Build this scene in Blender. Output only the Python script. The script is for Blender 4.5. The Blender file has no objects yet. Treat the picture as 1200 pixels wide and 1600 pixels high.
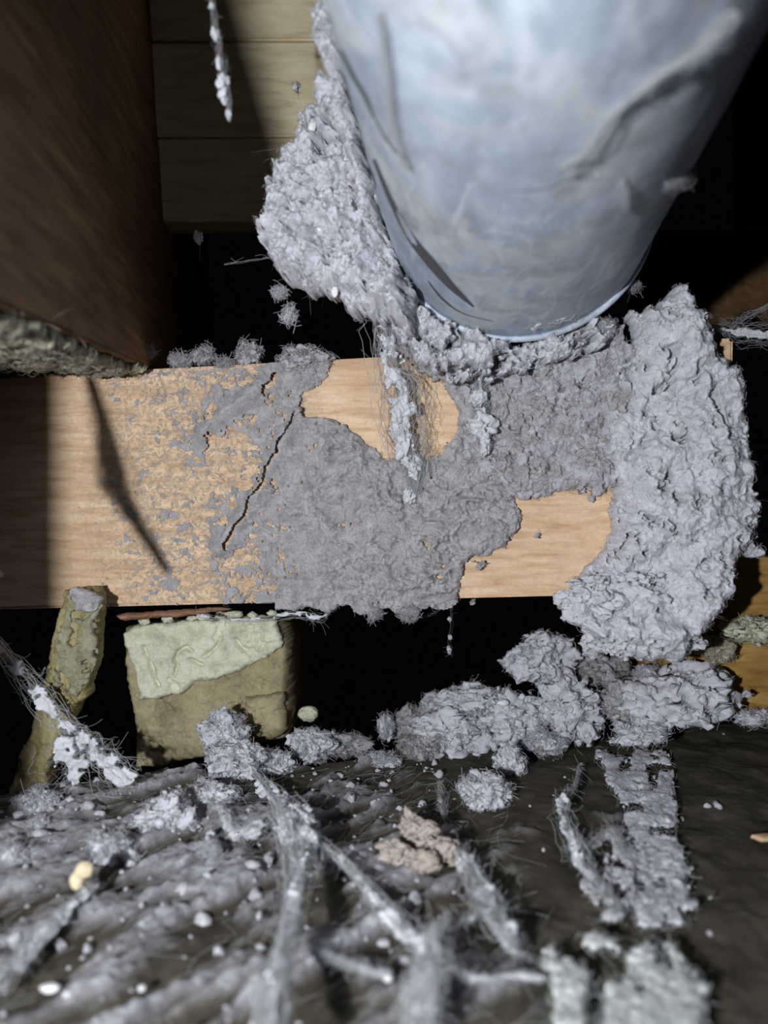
import bpy, bmesh, math
import numpy as np
from mathutils import Vector

# ------------------------------------------------------------------ camera, world, light, exposure
scene = bpy.context.scene
COL = scene.collection
F = 1203.0                      # focal length in pixels of the 1200x1600 frame
H = 0.097                       # camera height above the dusty ledge (metres)
cam_d = bpy.data.cameras.new('camera'); cam = bpy.data.objects.new('camera', cam_d); COL.objects.link(cam)
cam.location = (0, 0, H); cam.rotation_euler = (math.radians(90), 0, 0)
cam_d.sensor_fit = 'VERTICAL'; cam_d.sensor_height = 36.0; cam_d.lens = 36.0 * F / 1600.0
cam_d.clip_start = 0.002; cam_d.clip_end = 20
cam_d.dof.use_dof = True; cam_d.dof.focus_distance = 0.288; cam_d.dof.aperture_fstop = 8.5
scene.camera = cam

world = bpy.data.worlds.new('world'); scene.world = world; world.use_nodes = True
world.node_tree.nodes['Background'].inputs[0].default_value = (0.55, 0.62, 0.75, 1)
world.node_tree.nodes['Background'].inputs[1].default_value = 0.0015

LX, LY, LZ = -0.075, -0.06, H + 0.002          # hand-held torch beside the lens
ld = bpy.data.lights.new('torch', 'SPOT'); ld.energy = 4.5; ld.shadow_soft_size = 0.003
ld.color = (0.93, 0.96, 1.0); ld.spot_size = math.radians(150); ld.spot_blend = 0.8
lo = bpy.data.objects.new('torch', ld); COL.objects.link(lo); lo.location = (LX, LY, LZ)
lo.rotation_euler = (Vector((0.035, 0.29, H - 0.008)) - Vector((LX, LY, LZ))).to_track_quat('-Z', 'Y').to_euler()

vs = scene.view_settings
vs.view_transform = 'Standard'; vs.look = 'None'; vs.exposure = 0.0; vs.gamma = 1.0; vs.use_curve_mapping = False

scene.cycles.max_bounces = 6; scene.cycles.diffuse_bounces = 3

# ------------------------------------------------------------------ helpers
rng = np.random.default_rng(7)

def P(u, v, d):
    u = np.asarray(u, float); v = np.asarray(v, float); d = np.asarray(d, float) + 0 * u
    return np.stack([(u - 600) / F * d, d, H - (v - 800) / F * d], -1)

def floor_d(v): return H * F / (np.asarray(v, float) - 800)

def _hash(ix, iy, iz, seed):
    n = (ix * 374761393 + iy * 668265263 + iz * 1440662683 + seed * 1274126177) & 0xffffffff
    n = ((n ^ (n >> 13)) * 1274126177) & 0xffffffff
    n = ((n ^ (n >> 15)) * 2246822519) & 0xffffffff
    return ((n ^ (n >> 16)) & 0xffffff) / float(0x7fffff) - 1.0

def vnoise(p, seed=0):
    p = np.asarray(p, float); fl = np.floor(p); f = p - fl; i = fl.astype(np.int64)
    w = f * f * f * (f * (f * 6 - 15) + 10)
    out = 0
    for dx in (0, 1):
        wx = w[..., 0] if dx else 1 - w[..., 0]
        for dy in (0, 1):
            wy = w[..., 1] if dy else 1 - w[..., 1]
            for dz in (0, 1):
                wz = w[..., 2] if dz else 1 - w[..., 2]
                out = out + wx * wy * wz * _hash(i[..., 0] + dx, i[..., 1] + dy, i[..., 2] + dz, seed)
    return out

ROT = np.array([[0.8, 0.6, 0], [-0.48, 0.64, 0.6], [0.36, -0.48, 0.8]])
def fbm(p, octv=4, seed=0, gain=0.5):
    a, s, o = 1.0, 0.0, 0.0
    p = np.asarray(p, float)
    for k in range(octv):
        o = o + a * vnoise(p, seed + k); s += a; a *= gain; p = (p @ ROT) * 2.03
    return o / s * 1.6

def billow(p, octv=4, seed=0, gain=0.5):
    a, s, o = 1.0, 0.0, 0.0
    p = np.asarray(p, float)
    for k in range(octv):
        o = o + a * (1 - 2.2 * np.abs(vnoise(p, seed + k))); s += a; a *= gain; p = (p @ ROT) * 2.1
    return o / s

def fluff(p, seed=0):
    n = fbm(p * 0.40, 6, seed, 0.52); pit = np.clip(fbm(p * 1.0 + 31, 4, seed + 9, 0.6) - 0.40, 0, 0.4)
    return 1.0 * n - 4.0 * pit

def uv3(u, v, f, z=0.0): return np.stack([u * f, v * f, np.zeros_like(u) + z], -1)

def mesh_np(name, verts, quads=None, tris=None, mat=None, smooth=True):
    me = bpy.data.meshes.new(name)
    verts = np.asarray(verts, np.float32); nq = 0 if quads is None else len(quads); nt = 0 if tris is None else len(tris)
    me.vertices.add(len(verts)); me.vertices.foreach_set('co', verts.ravel())
    loops = []
    if nq: loops.append(np.asarray(quads, np.int32).ravel())
    if nt: loops.append(np.asarray(tris, np.int32).ravel())
    loops = np.concatenate(loops)
    me.loops.add(len(loops)); me.loops.foreach_set('vertex_index', loops)
    me.polygons.add(nq + nt)
    st = np.concatenate([np.arange(nq) * 4, nq * 4 + np.arange(nt) * 3]).astype(np.int32)
    me.polygons.foreach_set('loop_start', st)
    me.polygons.foreach_set('use_smooth', np.full(nq + nt, smooth, bool))
    me.update(calc_edges=True); me.validate()
    if mat: me.materials.append(mat)
    return me

def link(name, me, parent=None, label=None, cat=None, group=None, kind=None):
    o = bpy.data.objects.new(name, me); COL.objects.link(o)
    if parent: o.parent = parent
    if label: o['label'] = label
    if cat: o['category'] = cat
    if group: o['group'] = group
    if kind: o['kind'] = kind
    return o

def sdist(u, v, poly):
    """signed pixel distance to a polygon, positive inside"""
    poly = np.asarray(poly, float); d = np.full(u.shape, 1e9); ins = np.zeros(u.shape, bool)
    for a, b in zip(poly, np.roll(poly, -1, 0)):
        e = b - a; wx = u - a[0]; wy = v - a[1]
        t = np.clip((wx * e[0] + wy * e[1]) / max(e @ e, 1e-9), 0, 1)
        d = np.minimum(d, np.hypot(wx - t * e[0], wy - t * e[1]))
        c = ((a[1] > v) != (b[1] > v)) & (u < (b[0] - a[0]) * (v - a[1]) / (b[1] - a[1] + 1e-12) + a[0])
        ins ^= c
    return np.where(ins, d, -d)

def ldist(u, v, line):
    d = np.full(u.shape, 1e9); line = np.asarray(line, float)
    for a, b in zip(line[:-1], line[1:]):
        e = b - a; t = np.clip(((u - a[0]) * e[0] + (v - a[1]) * e[1]) / (e @ e), 0, 1)
        d = np.minimum(d, np.hypot(u - a[0] - t * e[0], v - a[1] - t * e[1]))
    return d

def grid_solid(M, front, back):
    """M: (h,w) bool of vertices kept; front/back (h,w,3): closed body between two surfaces"""
    C = M[:-1, :-1] & M[1:, :-1] & M[:-1, 1:] & M[1:, 1:]
    h, w = M.shape; idx = np.arange(h * w).reshape(h, w); N = h * w
    a, b, c, d = idx[:-1, :-1], idx[:-1, 1:], idx[1:, 1:], idx[1:, :-1]
    q = [np.stack([a, d, c, b], -1)[C], np.stack([a, b, c, d], -1)[C] + N]
    pad = np.pad(C, 1)
    for (p0, p1, nb) in ((a, b, pad[:-2, 1:-1]), (b, c, pad[1:-1, 2:]), (c, d, pad[2:, 1:-1]), (d, a, pad[1:-1, :-2])):
        s = C & ~nb
        q.append(np.stack([p0, p1, p1 + N, p0 + N], -1)[s])
    quads = np.concatenate(q)
    V = np.concatenate([front.reshape(-1, 3), back.reshape(-1, 3)])
    used = np.unique(quads); remap = np.full(2 * N, -1); remap[used] = np.arange(len(used))
    return V[used], remap[quads]

def tubes(paths, rad):
    """paths (F,K,3), rad (F,) or (F,K) -> three-sided tapered fibres"""
    Fn, K, _ = paths.shape
    rad = np.asarray(rad); rad = rad[:, None] * np.ones((1, K)) if rad.ndim == 1 else rad
    tg = np.gradient(paths, axis=1); tg /= np.linalg.norm(tg, axis=2, keepdims=True) + 1e-12
    ref = np.where(np.abs(tg[..., 2:3]) < 0.8, np.array([0, 0, 1.0]), np.array([1.0, 0, 0]))
    n = np.cross(tg, ref); n /= np.linalg.norm(n, axis=2, keepdims=True) + 1e-12
    b = np.cross(tg, n)
    V = np.stack([paths + rad[..., None] * (math.cos(t) * n + math.sin(t) * b) for t in (0, 2.094, 4.189)], 2)
    idx = np.arange(Fn * K * 3).reshape(Fn, K, 3)
    q = []
    for s in range(3):
        t = (s + 1) % 3
        q.append(np.stack([idx[:, :-1, s], idx[:, 1:, s], idx[:, 1:, t], idx[:, :-1, t]], -1).reshape(-1, 4))
    return V.reshape(-1, 3), np.concatenate(q)

def add_fuzz(obj, count, length, rad, mat, seed, name='lint_fibre', side=None):
    me = obj.data; nv = len(me.vertices)
    co = np.empty(nv * 3, np.float32); me.vertices.foreach_get('co', co); co = co.reshape(-1, 3)
    no = np.empty(nv * 3, np.float32); me.vertices.foreach_get('normal', no); no = no.reshape(-1, 3)
    count = int(count * 0.6); r = np.random.default_rng(seed)
    pick = np.arange(nv) if side is None else np.nonzero(side(co, no))[0]
    i = r.choice(pick, count); K = 4
    d0 = no[i] * 0.7 + r.normal(0, 0.55, (count, 3)); d0 /= np.linalg.norm(d0, axis=1, keepdims=True)
    d1 = r.normal(0, 0.8, (count, 3))
    L = length * (0.2 + r.random(count) ** 3 * 1.1)
    t = np.linspace(0, 1, K)
    p = co[i][:, None] + L[:, None, None] * (t[None, :, None] * d0[:, None] + (t ** 2)[None, :, None] * d1[:, None] * 0.6)
    V, Q = tubes(p, (rad * 0.9 * (0.6 + 0.8 * r.random(count)))[:, None] * np.linspace(1, 0.45, K)[None])
    return link(name, mesh_np(name, V, Q, mat=mat), obj, kind='stuff')

def nap(obj, count, mat, seed, size=0.0009, rad=0.00007):
    me = obj.data; nv = len(me.vertices)
    co = np.empty(nv * 3, np.float32); me.vertices.foreach_get('co', co); co = co.reshape(-1, 3)
    no = np.empty(nv * 3, np.float32); me.vertices.foreach_get('normal', no); no = no.reshape(-1, 3)
    count = int(count * 0.32); r = np.random.default_rng(seed); i = r.choice(np.nonzero(no[:, 1] < 0.25)[0], count); K = 4; t = np.linspace(0, 1, K)
    n = no[i]; a = np.cross(n, r.normal(0, 1, (count, 3))); a /= np.linalg.norm(a, axis=1, keepdims=True) + 1e-9
    L = size * r.uniform(0.5, 1.8, count); h = r.uniform(0.15, 0.75, count); tw = r.normal(0, 0.5, (count, 3))
    p = co[i][:, None] + L[:, None, None] * ((t - 0.5)[None, :, None] * a[:, None] * 1.6 + (np.sin(t * math.pi)[None, :] * h[:, None])[..., None] * n[:, None] + (t ** 2)[None, :, None] * tw[:, None])
    V, Q = tubes(p, rad * r.uniform(0.6, 1.3, count))
    return link('nap', mesh_np('nap', V, Q, mat=mat), obj, kind='stuff')

def pillow(name, poly, base, normal, tf, tb, mat, step=2.0, edge=10, ef=0.03, w=14, bump=0.5, bf=180.0, disp=0.0008,
           seed=0, hole=None, hole_f=0.03, parent=None, label=None, cat=None, group=None, kind=None, eo=5, extra=None, smooth=True):
    """a lumpy body whose outline is a traced polygon, standing out from its base surface along the normal"""
    poly = np.asarray(poly, float); m = edge * 1.5 + 6
    us = np.arange(poly[:, 0].min() - m, poly[:, 0].max() + m, step); vv = np.arange(poly[:, 1].min() - m, poly[:, 1].max() + m, step)
    u, v = np.meshgrid(us, vv)
    sd = sdist(u, v, poly) + edge * fbm(uv3(u, v, ef, seed * 7.3), eo, seed, 0.6)
    if hole is not None:
        sd = np.minimum(sd, (hole - fbm(uv3(u, v, hole_f, seed * 3.1 + 50), 4, seed + 40)) * 22)
    M = sd > 0
    hgt = np.sqrt(np.clip(1 - (1 - np.clip(sd / w, 0, 1)) ** 2, 0, 1))
    b = base(u, v); n = np.asarray(normal, float)
    bl = fluff(b * bf, seed + 5)
    k = hgt * (1 + bump * bl)
    if extra is not None: k = k + extra(u, v, hgt)
    front = b + n * (tf * k)[..., None]
    front = front + disp * np.stack([fbm(b * 300 + 11 * j + seed, 4, seed + 20 + j, 0.55) for j in range(3)], -1) * hgt[..., None]
    back = b - n * (tb * hgt)[..., None]
    V, Q = grid_solid(M, front, back)
    return link(name, mesh_np(name, V, Q, mat=mat, smooth=smooth), parent, label, cat, group, kind)

_ico = {}
def ico(level):
    if level not in _ico:
        bm = bmesh.new(); bmesh.ops.create_icosphere(bm, subdivisions=level, radius=1.0)
        _ico[level] = (np.array([x.co[:] for x in bm.verts]), np.array([[x.index for x in f.verts] for f in bm.faces])); bm.free()
    return _ico[level]

def blob_mesh(name, c, radii, seed, amp=0.55, freq=1.7, mat=None, level=6, flat=None, smooth=True):
    p, t = ico(level)
    q = p * freq + seed * 13.7
    r = 1 + amp * 0.75 * fbm(q * 0.8, 3, seed + 3) - amp * 0.9 * np.clip(fbm(q * 1.3, 3, seed + 4) - 0.2, 0, 0.6)
    pos = p * r[:, None] + 0.42 * amp * np.stack([fbm(q * 1.3 + 9 * j, 5, seed + j, 0.66) for j in range(3)], -1)
    pos = np.asarray(c) + pos * np.asarray(radii)
    if flat is not None: pos[:, 2] = np.maximum(pos[:, 2], flat + 0.0006 * fbm(p * 5, 2, seed))
    return mesh_np(name, pos, tris=t, mat=mat, smooth=smooth)

def fluff_mesh(name, c, radii, seed, n, mat, rough=0.95):
    """a puff of dust: a core grown over with many small rounded flocs, roughened by one noise field"""
    r = np.random.default_rng(seed); p5, t5 = ico(6 if n > 185 else 5); p2, t2 = ico(2)
    q = p5 * 1.5 + seed * 3.7
    core = p5 * (0.86 + 0.42 * fbm(q, 4, seed, 0.6) - 0.5 * np.clip(fbm(q * 1.5 + 7, 3, seed + 4) - 0.25, 0, 0.5))[:, None]
    core = core + rough * 0.20 * np.stack([fbm(q * 1.9 + 9 * k, 5, seed + k, 0.62) for k in range(3)], -1)
    Vs, Ts, n0 = [core], [t5], len(core)
    at_ = core[r.integers(0, len(core), n)] * r.uniform(0.9, 1.12, (n, 1)); S_ = 0.03 + 0.12 * r.random(n) ** 2
    for a, s in zip(at_, S_):
        Vs.append(a + p2 * s * r.uniform(0.6, 1.4, 3)); Ts.append(t2 + n0); n0 += len(p2)
    V = np.concatenate(Vs); q = V * 7 + seed * 1.7
    V = V + rough * 0.075 * np.stack([fbm(q + 9 * k, 3, seed + 30 + k, 0.65) for k in range(3)], -1)
    return mesh_np(name, np.asarray(c) + V * np.asarray(radii), tris=np.concatenate(Ts), mat=mat)

def clump(u, v, d, ru, rv, seed, label, mat, rd=None, amp=0.55, freq=1.7, fuzz=300, fl=0.0018, level=6, name='dust_clump', cat='dust', group=None):
    s = d / F
    rr = (ru * s, (rd or (ru + rv) / 2) * s, rv * s)
    me = fluff_mesh(name, P(u, v, d), rr, seed, int(min(160, 30 + ru * rv * 0.065)), mat) if fuzz else blob_mesh(name, P(u, v, d), rr, seed, amp, freq, mat, level)
    o = link(name, me, None, label, cat, group)
    if fuzz: add_fuzz(o, fuzz, fl, 0.00006, mat, seed); nap(o, fuzz * 10, mat, seed + 1, 0.0014, 0.00009)
    return o

def spline(pts, n):
    pts = np.asarray(pts, float); m = len(pts)
    ext = np.vstack([2 * pts[0] - pts[1], pts, 2 * pts[-1] - pts[-2]])
    t = np.linspace(0, m - 1, n); i = np.minimum(t.astype(int), m - 2); f = (t - i)[:, None]
    a, b, c, d = ext[i], ext[i + 1], ext[i + 2], ext[i + 3]
    return 0.5 * (2 * b + (c - a) * f + (2 * a - 5 * b + 4 * c - d) * f ** 2 + (3 * b - 3 * c + d - a) * f ** 3)

def web_mesh(name, pts3, widths, nf, seed, mat, rad=0.00008, lint=60, K=24, ll=0.003):
    """a bundle of fine threads following one line, wider where the web is wider, with lint caught on it"""
    r = np.random.default_rng(seed)
    c = spline(np.asarray(pts3, float), K); wd = spline(np.asarray(widths, float)[:, None], K)[:, 0]
    tg = np.gradient(c, axis=0); tg /= np.linalg.norm(tg, axis=1, keepdims=True)
    side = np.cross(tg, [0, 1.0, 0.15]); side /= np.linalg.norm(side, axis=1, keepdims=True) + 1e-9
    dep = np.cross(tg, side)
    t = np.linspace(0, 1, K)
    a0 = r.normal(0, 0.42, (nf, 1)); a1 = r.normal(0, 0.25, (nf, 1))
    ph = r.random((nf, 1)) * 6.28; fr = r.uniform(3, 14, (nf, 1))
    off = a0 + a1 * (t - 0.5) + 0.22 * np.sin(fr * t + ph) + 0.16 * np.sin(fr * 2.3 * t + 2 * ph) + 0.10 * r.normal(0, 1, (nf, K))
    od = 0.5 * r.normal(0, 0.42, (nf, 1)) + 0.15 * np.sin(fr * 1.3 * t + ph * 3)
    p = c[None] + side[None] * (off * wd)[..., None] + dep[None] * (od * wd)[..., None]
    V, Q = tubes(p, rad * (0.5 + r.random(nf)))
    if lint:
        fi = r.integers(0, nf, lint); ki = r.integers(0, K, lint); k2 = 4; tt = np.linspace(0, 1, k2)
        d0 = r.normal(0, 1, (lint, 3)); d1 = r.normal(0, 1, (lint, 3)); L = ll * (0.2 + r.random(lint))
        lp = p[fi, ki][:, None] + L[:, None, None] * (tt[None, :, None] * d0[:, None] * 0.5 + (tt ** 2)[None, :, None] * d1[:, None] * 0.5)
        V2, Q2 = tubes(lp, np.full(lint, rad * 0.8))
        Q = np.concatenate([Q, Q2 + len(V)]); V = np.concatenate([V, V2])
    return mesh_np(name, V, Q, mat=mat)

def web(px, depth, nf, seed, label, mat, rad=0.00008, lint=60, knots=(), group=None, name='cobweb_strand', ll=0.003, parent=None, cat='cobweb', felt=0.44):
    px = np.asarray(px, float)
    d = depth(px[:, 0], px[:, 1]) if callable(depth) else np.asarray(depth, float) + 0 * px[:, 0]
    pts = P(px[:, 0], px[:, 1], d); wd = px[:, 2] * d / F
    o = link(name, web_mesh(name, pts, wd, nf if px[:, 2].max() < 13 else int(nf * 0.45), seed, mat, rad * 0.8, lint, ll=ll), parent, label, cat if parent is None else None, group)
    if px[:, 2].max() > 13:
        c = spline(px, 40); tg = np.gradient(c[:, :2], axis=0); tg /= np.linalg.norm(tg, axis=1, keepdims=True); nn = np.stack([-tg[:, 1], tg[:, 0]], 1) * c[:, 2:3] * 0.36
        poly = np.concatenate([c[:, :2] + nn, (c[:, :2] - nn)[::-1]]); i0 = 0
        def bs(uu, vv2):
            k = np.argmin((uu[..., None] - c[:, 0]) ** 2 + (vv2[..., None] - c[:, 1]) ** 2, -1); dd = np.interp(np.arange(40) * (len(px) - 1) / 39, np.arange(len(px)), d); return P(uu, vv2, dd[k])
        s0 = float(d.mean()) / F
        fe = pillow('web_felt', poly, bs, (0, -1, 0.1), min(px[:, 2].max() * 0.16 * s0, 0.0022), 0.0005, mat, 1.8, px[:, 2].max() * 0.26, 0.05, 7, 0.7, 300, 0.0007, seed, hole=felt, hole_f=0.06, parent=o)
    for k, (u, v, ru, rv) in enumerate(knots):
        dd = float(np.interp(v, px[:, 1], d)) if px[0, 1] < px[-1, 1] else float(np.interp(u, px[:, 0], d))
        kn = link('dust_knot', blob_mesh('dust_knot', P(u, v, dd), np.array((ru, (ru + rv) / 2, rv)) * dd / F, seed + k, 0.7, 1.6, mat, 4), o)
    return o

def bevel_box(name, corners, mat, bev=0.001, cuts=0, parent=None, label=None, cat=None, kind=None, rough=0.0, group=None, freq=60):
    """corners: 8 points, near quad then far quad, each (bl, br, tr, tl)"""
    bm = bmesh.new(); vs_ = [bm.verts.new(c) for c in corners]
    for f in ((0, 1, 2, 3), (5, 4, 7, 6), (4, 0, 3, 7), (1, 5, 6, 2), (3, 2, 6, 7), (4, 5, 1, 0)): bm.faces.new([vs_[i] for i in f])
    bmesh.ops.recalc_face_normals(bm, faces=bm.faces)
    if bev: bmesh.ops.bevel(bm, geom=list(bm.edges), offset=bev, segments=2, affect='EDGES')
    if cuts:
        bmesh.ops.subdivide_edges(bm, edges=[e for e in bm.edges if e.calc_length() > 0.006], cuts=cuts, use_grid_fill=True)
    if rough:
        co = np.array([x.co[:] for x in bm.verts]); n = np.array([x.normal[:] for x in bm.verts]); bm.normal_update()
        n = np.array([x.normal[:] for x in bm.verts])
        dz = rough * fbm(co * freq, 4, 3)
        for x, nn, k in zip(bm.verts, n, dz): x.co += Vector(nn) * float(k)
    me = bpy.data.meshes.new(name); bm.to_mesh(me); bm.free(); me.materials.append(mat)
    return link(name, me, parent, label, cat, group, kind)

# ------------------------------------------------------------------ materials
def newmat(name):
    m = bpy.data.materials.new(name); m.use_nodes = True
    nt = m.node_tree; b = nt.nodes['Principled BSDF']; return m, nt, b
def nd(nt, t, **kw):
    n = nt.nodes.new(t)
    for k, v in kw.items():
        if hasattr(n, k): setattr(n, k, v)
        else: n.inputs[k.replace('_', ' ')].default_value = v
    return n
def coords(nt, scale=(1, 1, 1), rot=(0, 0, 0)):
    tc = nt.nodes.new('ShaderNodeTexCoord'); mp = nt.nodes.new('ShaderNodeMapping')
    mp.inputs['Scale'].default_value = scale; mp.inputs['Rotation'].default_value = rot
    nt.links.new(tc.outputs['Object'], mp.inputs['Vector']); return mp.outputs[0]
def noise(nt, vec, scale, detail=6, rough=0.6, dist=0.0):
    n = nd(nt, 'ShaderNodeTexNoise'); n.inputs['Scale'].default_value = scale; n.inputs['Detail'].default_value = detail
    n.inputs['Roughness'].default_value = rough; n.inputs['Distortion'].default_value = dist; nt.links.new(vec, n.inputs['Vector']); return n.outputs['Fac']
def ramp(nt, fac, stops):
    r = nt.nodes.new('ShaderNodeValToRGB'); e = r.color_ramp.elements
    while len(e) < len(stops): e.new(0.5)
    for k, (p, c) in zip(e, stops): k.position = p; k.color = (*c, 1) if len(c) == 3 else c
    nt.links.new(fac, r.inputs[0]); return r.outputs[0]
def mix(nt, fac, a, b, mode='MIX'):
    m = nt.nodes.new('ShaderNodeMix'); m.data_type = 'RGBA'; m.blend_type = mode
    for s, x in ((0, fac), (6, a), (7, b)):
        if isinstance(x, (int, float)): m.inputs[s].default_value = x
        elif isinstance(x, tuple): m.inputs[s].default_value = (*x, 1)
        else: nt.links.new(x, m.inputs[s])
    return m.outputs[2]
def bumpn(nt, b, h, strength, dist):
    n = nt.nodes.new('ShaderNodeBump'); n.inputs['Strength'].default_value = strength; n.inputs['Distance'].default_value = dist
    nt.links.new(h, n.inputs['Height']); nt.links.new(n.outputs[0], b.inputs['Normal'])

def dust_mat(name, lo, mid, hi, rough=1.0, sheen=0.25, scale=220, bump=0.0006):
    m, nt, b = newmat(name); v = coords(nt)
    n1 = noise(nt, v, scale, 8, 0.65); n2 = noise(nt, v, scale * 9, 4, 0.7)
    c = ramp(nt, n1, [(0.30, lo), (0.5, mid), (0.72, hi)])
    c = mix(nt, 0.35, c, ramp(nt, n2, [(0.3, lo), (0.7, hi)]))
    nt.links.new(c, b.inputs['Base Color']); b.inputs['Roughness'].default_value = rough
    b.inputs['Specular IOR Level'].default_value = 0.1
    b.inputs['Sheen Weight'].default_value = sheen; b.inputs['Sheen Roughness'].default_value = 0.6
    if sheen > 0:          # loose fibre lets light seep through
        b.inputs['Subsurface Weight'].default_value = 0.75; b.inputs['Subsurface Radius'].default_value = (1.0, 0.95, 0.95); b.inputs['Subsurface Scale'].default_value = 0.0009
    bumpn(nt, b, noise(nt, v, 1400, 5, 0.7), 0.7, bump)
    return m

M_pale = dust_mat('pale_dust', (0.42, 0.41, 0.44), (0.63, 0.62, 0.69), (0.80, 0.79, 0.87))
M_mid = dust_mat('grey_dust', (0.28, 0.27, 0.28), (0.48, 0.47, 0.50), (0.68, 0.67, 0.72))
M_dark = dust_mat('matted_and_shaded_dust', (0.20, 0.19, 0.185), (0.40, 0.385, 0.39), (0.58, 0.56, 0.58), sheen=0.1)
M_olive = dust_mat('olive_dust', (0.20, 0.18, 0.12), (0.42, 0.39, 0.28), (0.64, 0.61, 0.47), sheen=0.1)
M_web = dust_mat('cobweb', (0.54, 0.54, 0.57), (0.68, 0.68, 0.73), (0.80, 0.80, 0.86))
M_veil = dust_mat('greenish_white_dust', (0.48, 0.50, 0.49), (0.67, 0.70, 0.69), (0.80, 0.82, 0.81))
M_moss = dust_mat('olive_grime', (0.13, 0.12, 0.07), (0.27, 0.26, 0.17), (0.44, 0.43, 0.31), sheen=0.0)
M_brownfibre = dust_mat('brown_hair', (0.12, 0.09, 0.06), (0.35, 0.29, 0.22), (0.6, 0.55, 0.48), sheen=0.0)

def wood_mat(name, dark, mid, light, along=(1, 0, 0), stretch=14, scale=26, bump=0.0006, rough=0.75, knots=0.0):
    m, nt, b = newmat(name)
    s = tuple(1.0 if a else stretch for a in along); v = coords(nt, s)
    g = noise(nt, v, scale, 8, 0.65, 0.4); blot = noise(nt, coords(nt), 28, 4, 0.6)
    c = ramp(nt, g, [(0.28, dark), (0.5, mid), (0.68, light)])
    c = mix(nt, ramp(nt, blot, [(0.42, (0, 0, 0)), (0.75, (0.55, 0.55, 0.55))]), c, dark)
    nt.links.new(c, b.inputs['Base Color']); b.inputs['Roughness'].default_value = rough; b.inputs['Specular IOR Level'].default_value = 0.25
    bumpn(nt, b, g, 0.6, bump); return m

M_beam = wood_mat('pine_wood', (0.48, 0.29, 0.15), (0.76, 0.53, 0.34), (0.87, 0.68, 0.48))
nt = M_beam.node_tree; b = nt.nodes['Principled BSDF']
src = b.inputs['Base Color'].links[0].from_socket
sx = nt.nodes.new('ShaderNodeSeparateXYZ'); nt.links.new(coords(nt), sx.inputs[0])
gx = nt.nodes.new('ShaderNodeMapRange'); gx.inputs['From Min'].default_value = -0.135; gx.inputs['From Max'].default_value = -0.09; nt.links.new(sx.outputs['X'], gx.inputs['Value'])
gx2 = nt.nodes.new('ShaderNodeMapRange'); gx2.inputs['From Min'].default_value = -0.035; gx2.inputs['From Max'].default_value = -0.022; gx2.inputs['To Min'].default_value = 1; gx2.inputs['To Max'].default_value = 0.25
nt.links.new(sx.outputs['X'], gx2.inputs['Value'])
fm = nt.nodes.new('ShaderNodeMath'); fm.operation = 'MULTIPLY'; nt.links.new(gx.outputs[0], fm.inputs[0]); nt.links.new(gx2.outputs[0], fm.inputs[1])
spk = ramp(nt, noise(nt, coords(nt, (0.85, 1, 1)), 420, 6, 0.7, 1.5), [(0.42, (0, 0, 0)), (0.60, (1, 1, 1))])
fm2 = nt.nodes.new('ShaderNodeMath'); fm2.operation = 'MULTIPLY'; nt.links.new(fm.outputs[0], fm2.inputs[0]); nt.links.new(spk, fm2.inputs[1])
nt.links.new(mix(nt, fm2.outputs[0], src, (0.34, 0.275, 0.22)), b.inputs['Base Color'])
M_joist = wood_mat('brown_joist_wood', (0.13, 0.065, 0.03), (0.26, 0.14, 0.07), (0.40, 0.24, 0.12), along=(0, 1, 0), stretch=9)
M_board = wood_mat('board_wood', (0.50, 0.40, 0.25), (0.78, 0.66, 0.43), (0.88, 0.78, 0.55), stretch=6, scale=40)
M_ochre = wood_mat('ochre_wood', (0.18, 0.09, 0.02), (0.42, 0.25, 0.07), (0.60, 0.42, 0.16), stretch=7, scale=30)
M_stake = wood_mat('olive_stake_wood', (0.15, 0.11, 0.04), (0.32, 0.27, 0.13), (0.46, 0.42, 0.25), along=(0, 0, 1), stretch=6, scale=40)
M_red = wood_mat('reddish_strip_wood', (0.12, 0.06, 0.035), (0.28, 0.15, 0.09), (0.55, 0.36, 0.26), stretch=8, scale=60)

# galvanised steel
M_pipe, nt, b = newmat('galvanised_steel')
v = coords(nt); vl = coords(nt, (1, 0.12, 1))
vor = nd(nt, 'ShaderNodeTexVoronoi'); vor.inputs['Scale'].default_value = 130; nt.links.new(v, vor.inputs['Vector'])
sp = ramp(nt, vor.outputs['Color'], [(0.0, (0.37, 0.44, 0.54)), (1.0, (0.56, 0.65, 0.79))])
st = noise(nt, vl, 150, 6, 0.7); bl = noise(nt, v, 34, 6, 0.62, 0.6)
c = mix(nt, 0.6, sp, ramp(nt, st, [(0.3, (0.32, 0.39, 0.47)), (0.55, (0.51, 0.60, 0.72)), (0.75, (0.72, 0.82, 0.95))]))
c = mix(nt, ramp(nt, bl, [(0.46, (0, 0, 0)), (0.62, (0.8, 0.8, 0.8))]), c, (0.68, 0.73, 0.76))
c = mix(nt, ramp(nt, noise(nt, v, 60, 8, 0.7), [(0.48, (0, 0, 0)), (0.66, (0.75, 0.75, 0.75))]), c, (0.30, 0.34, 0.38))
nt.links.new(c, b.inputs['Base Color']); b.inputs['Metallic'].default_value = 0.12
nt.links.new(ramp(nt, bl, [(0.3, (0.42,) * 3), (0.7, (0.75,) * 3)]), b.inputs['Roughness'])
scf = ramp(nt, noise(nt, coords(nt, (1, 0.35, 1)), 110, 8, 0.75, 1.0), [(0.52, (0, 0, 0)), (0.64, (0.8, 0.8, 0.8))])
c = mix(nt, scf, c, (0.74, 0.81, 0.92)); nt.links.new(c, b.inputs['Base Color'])
bumpn(nt, b, noise(nt, v, 90, 5, 0.6), 0.25, 0.0008)

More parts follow.
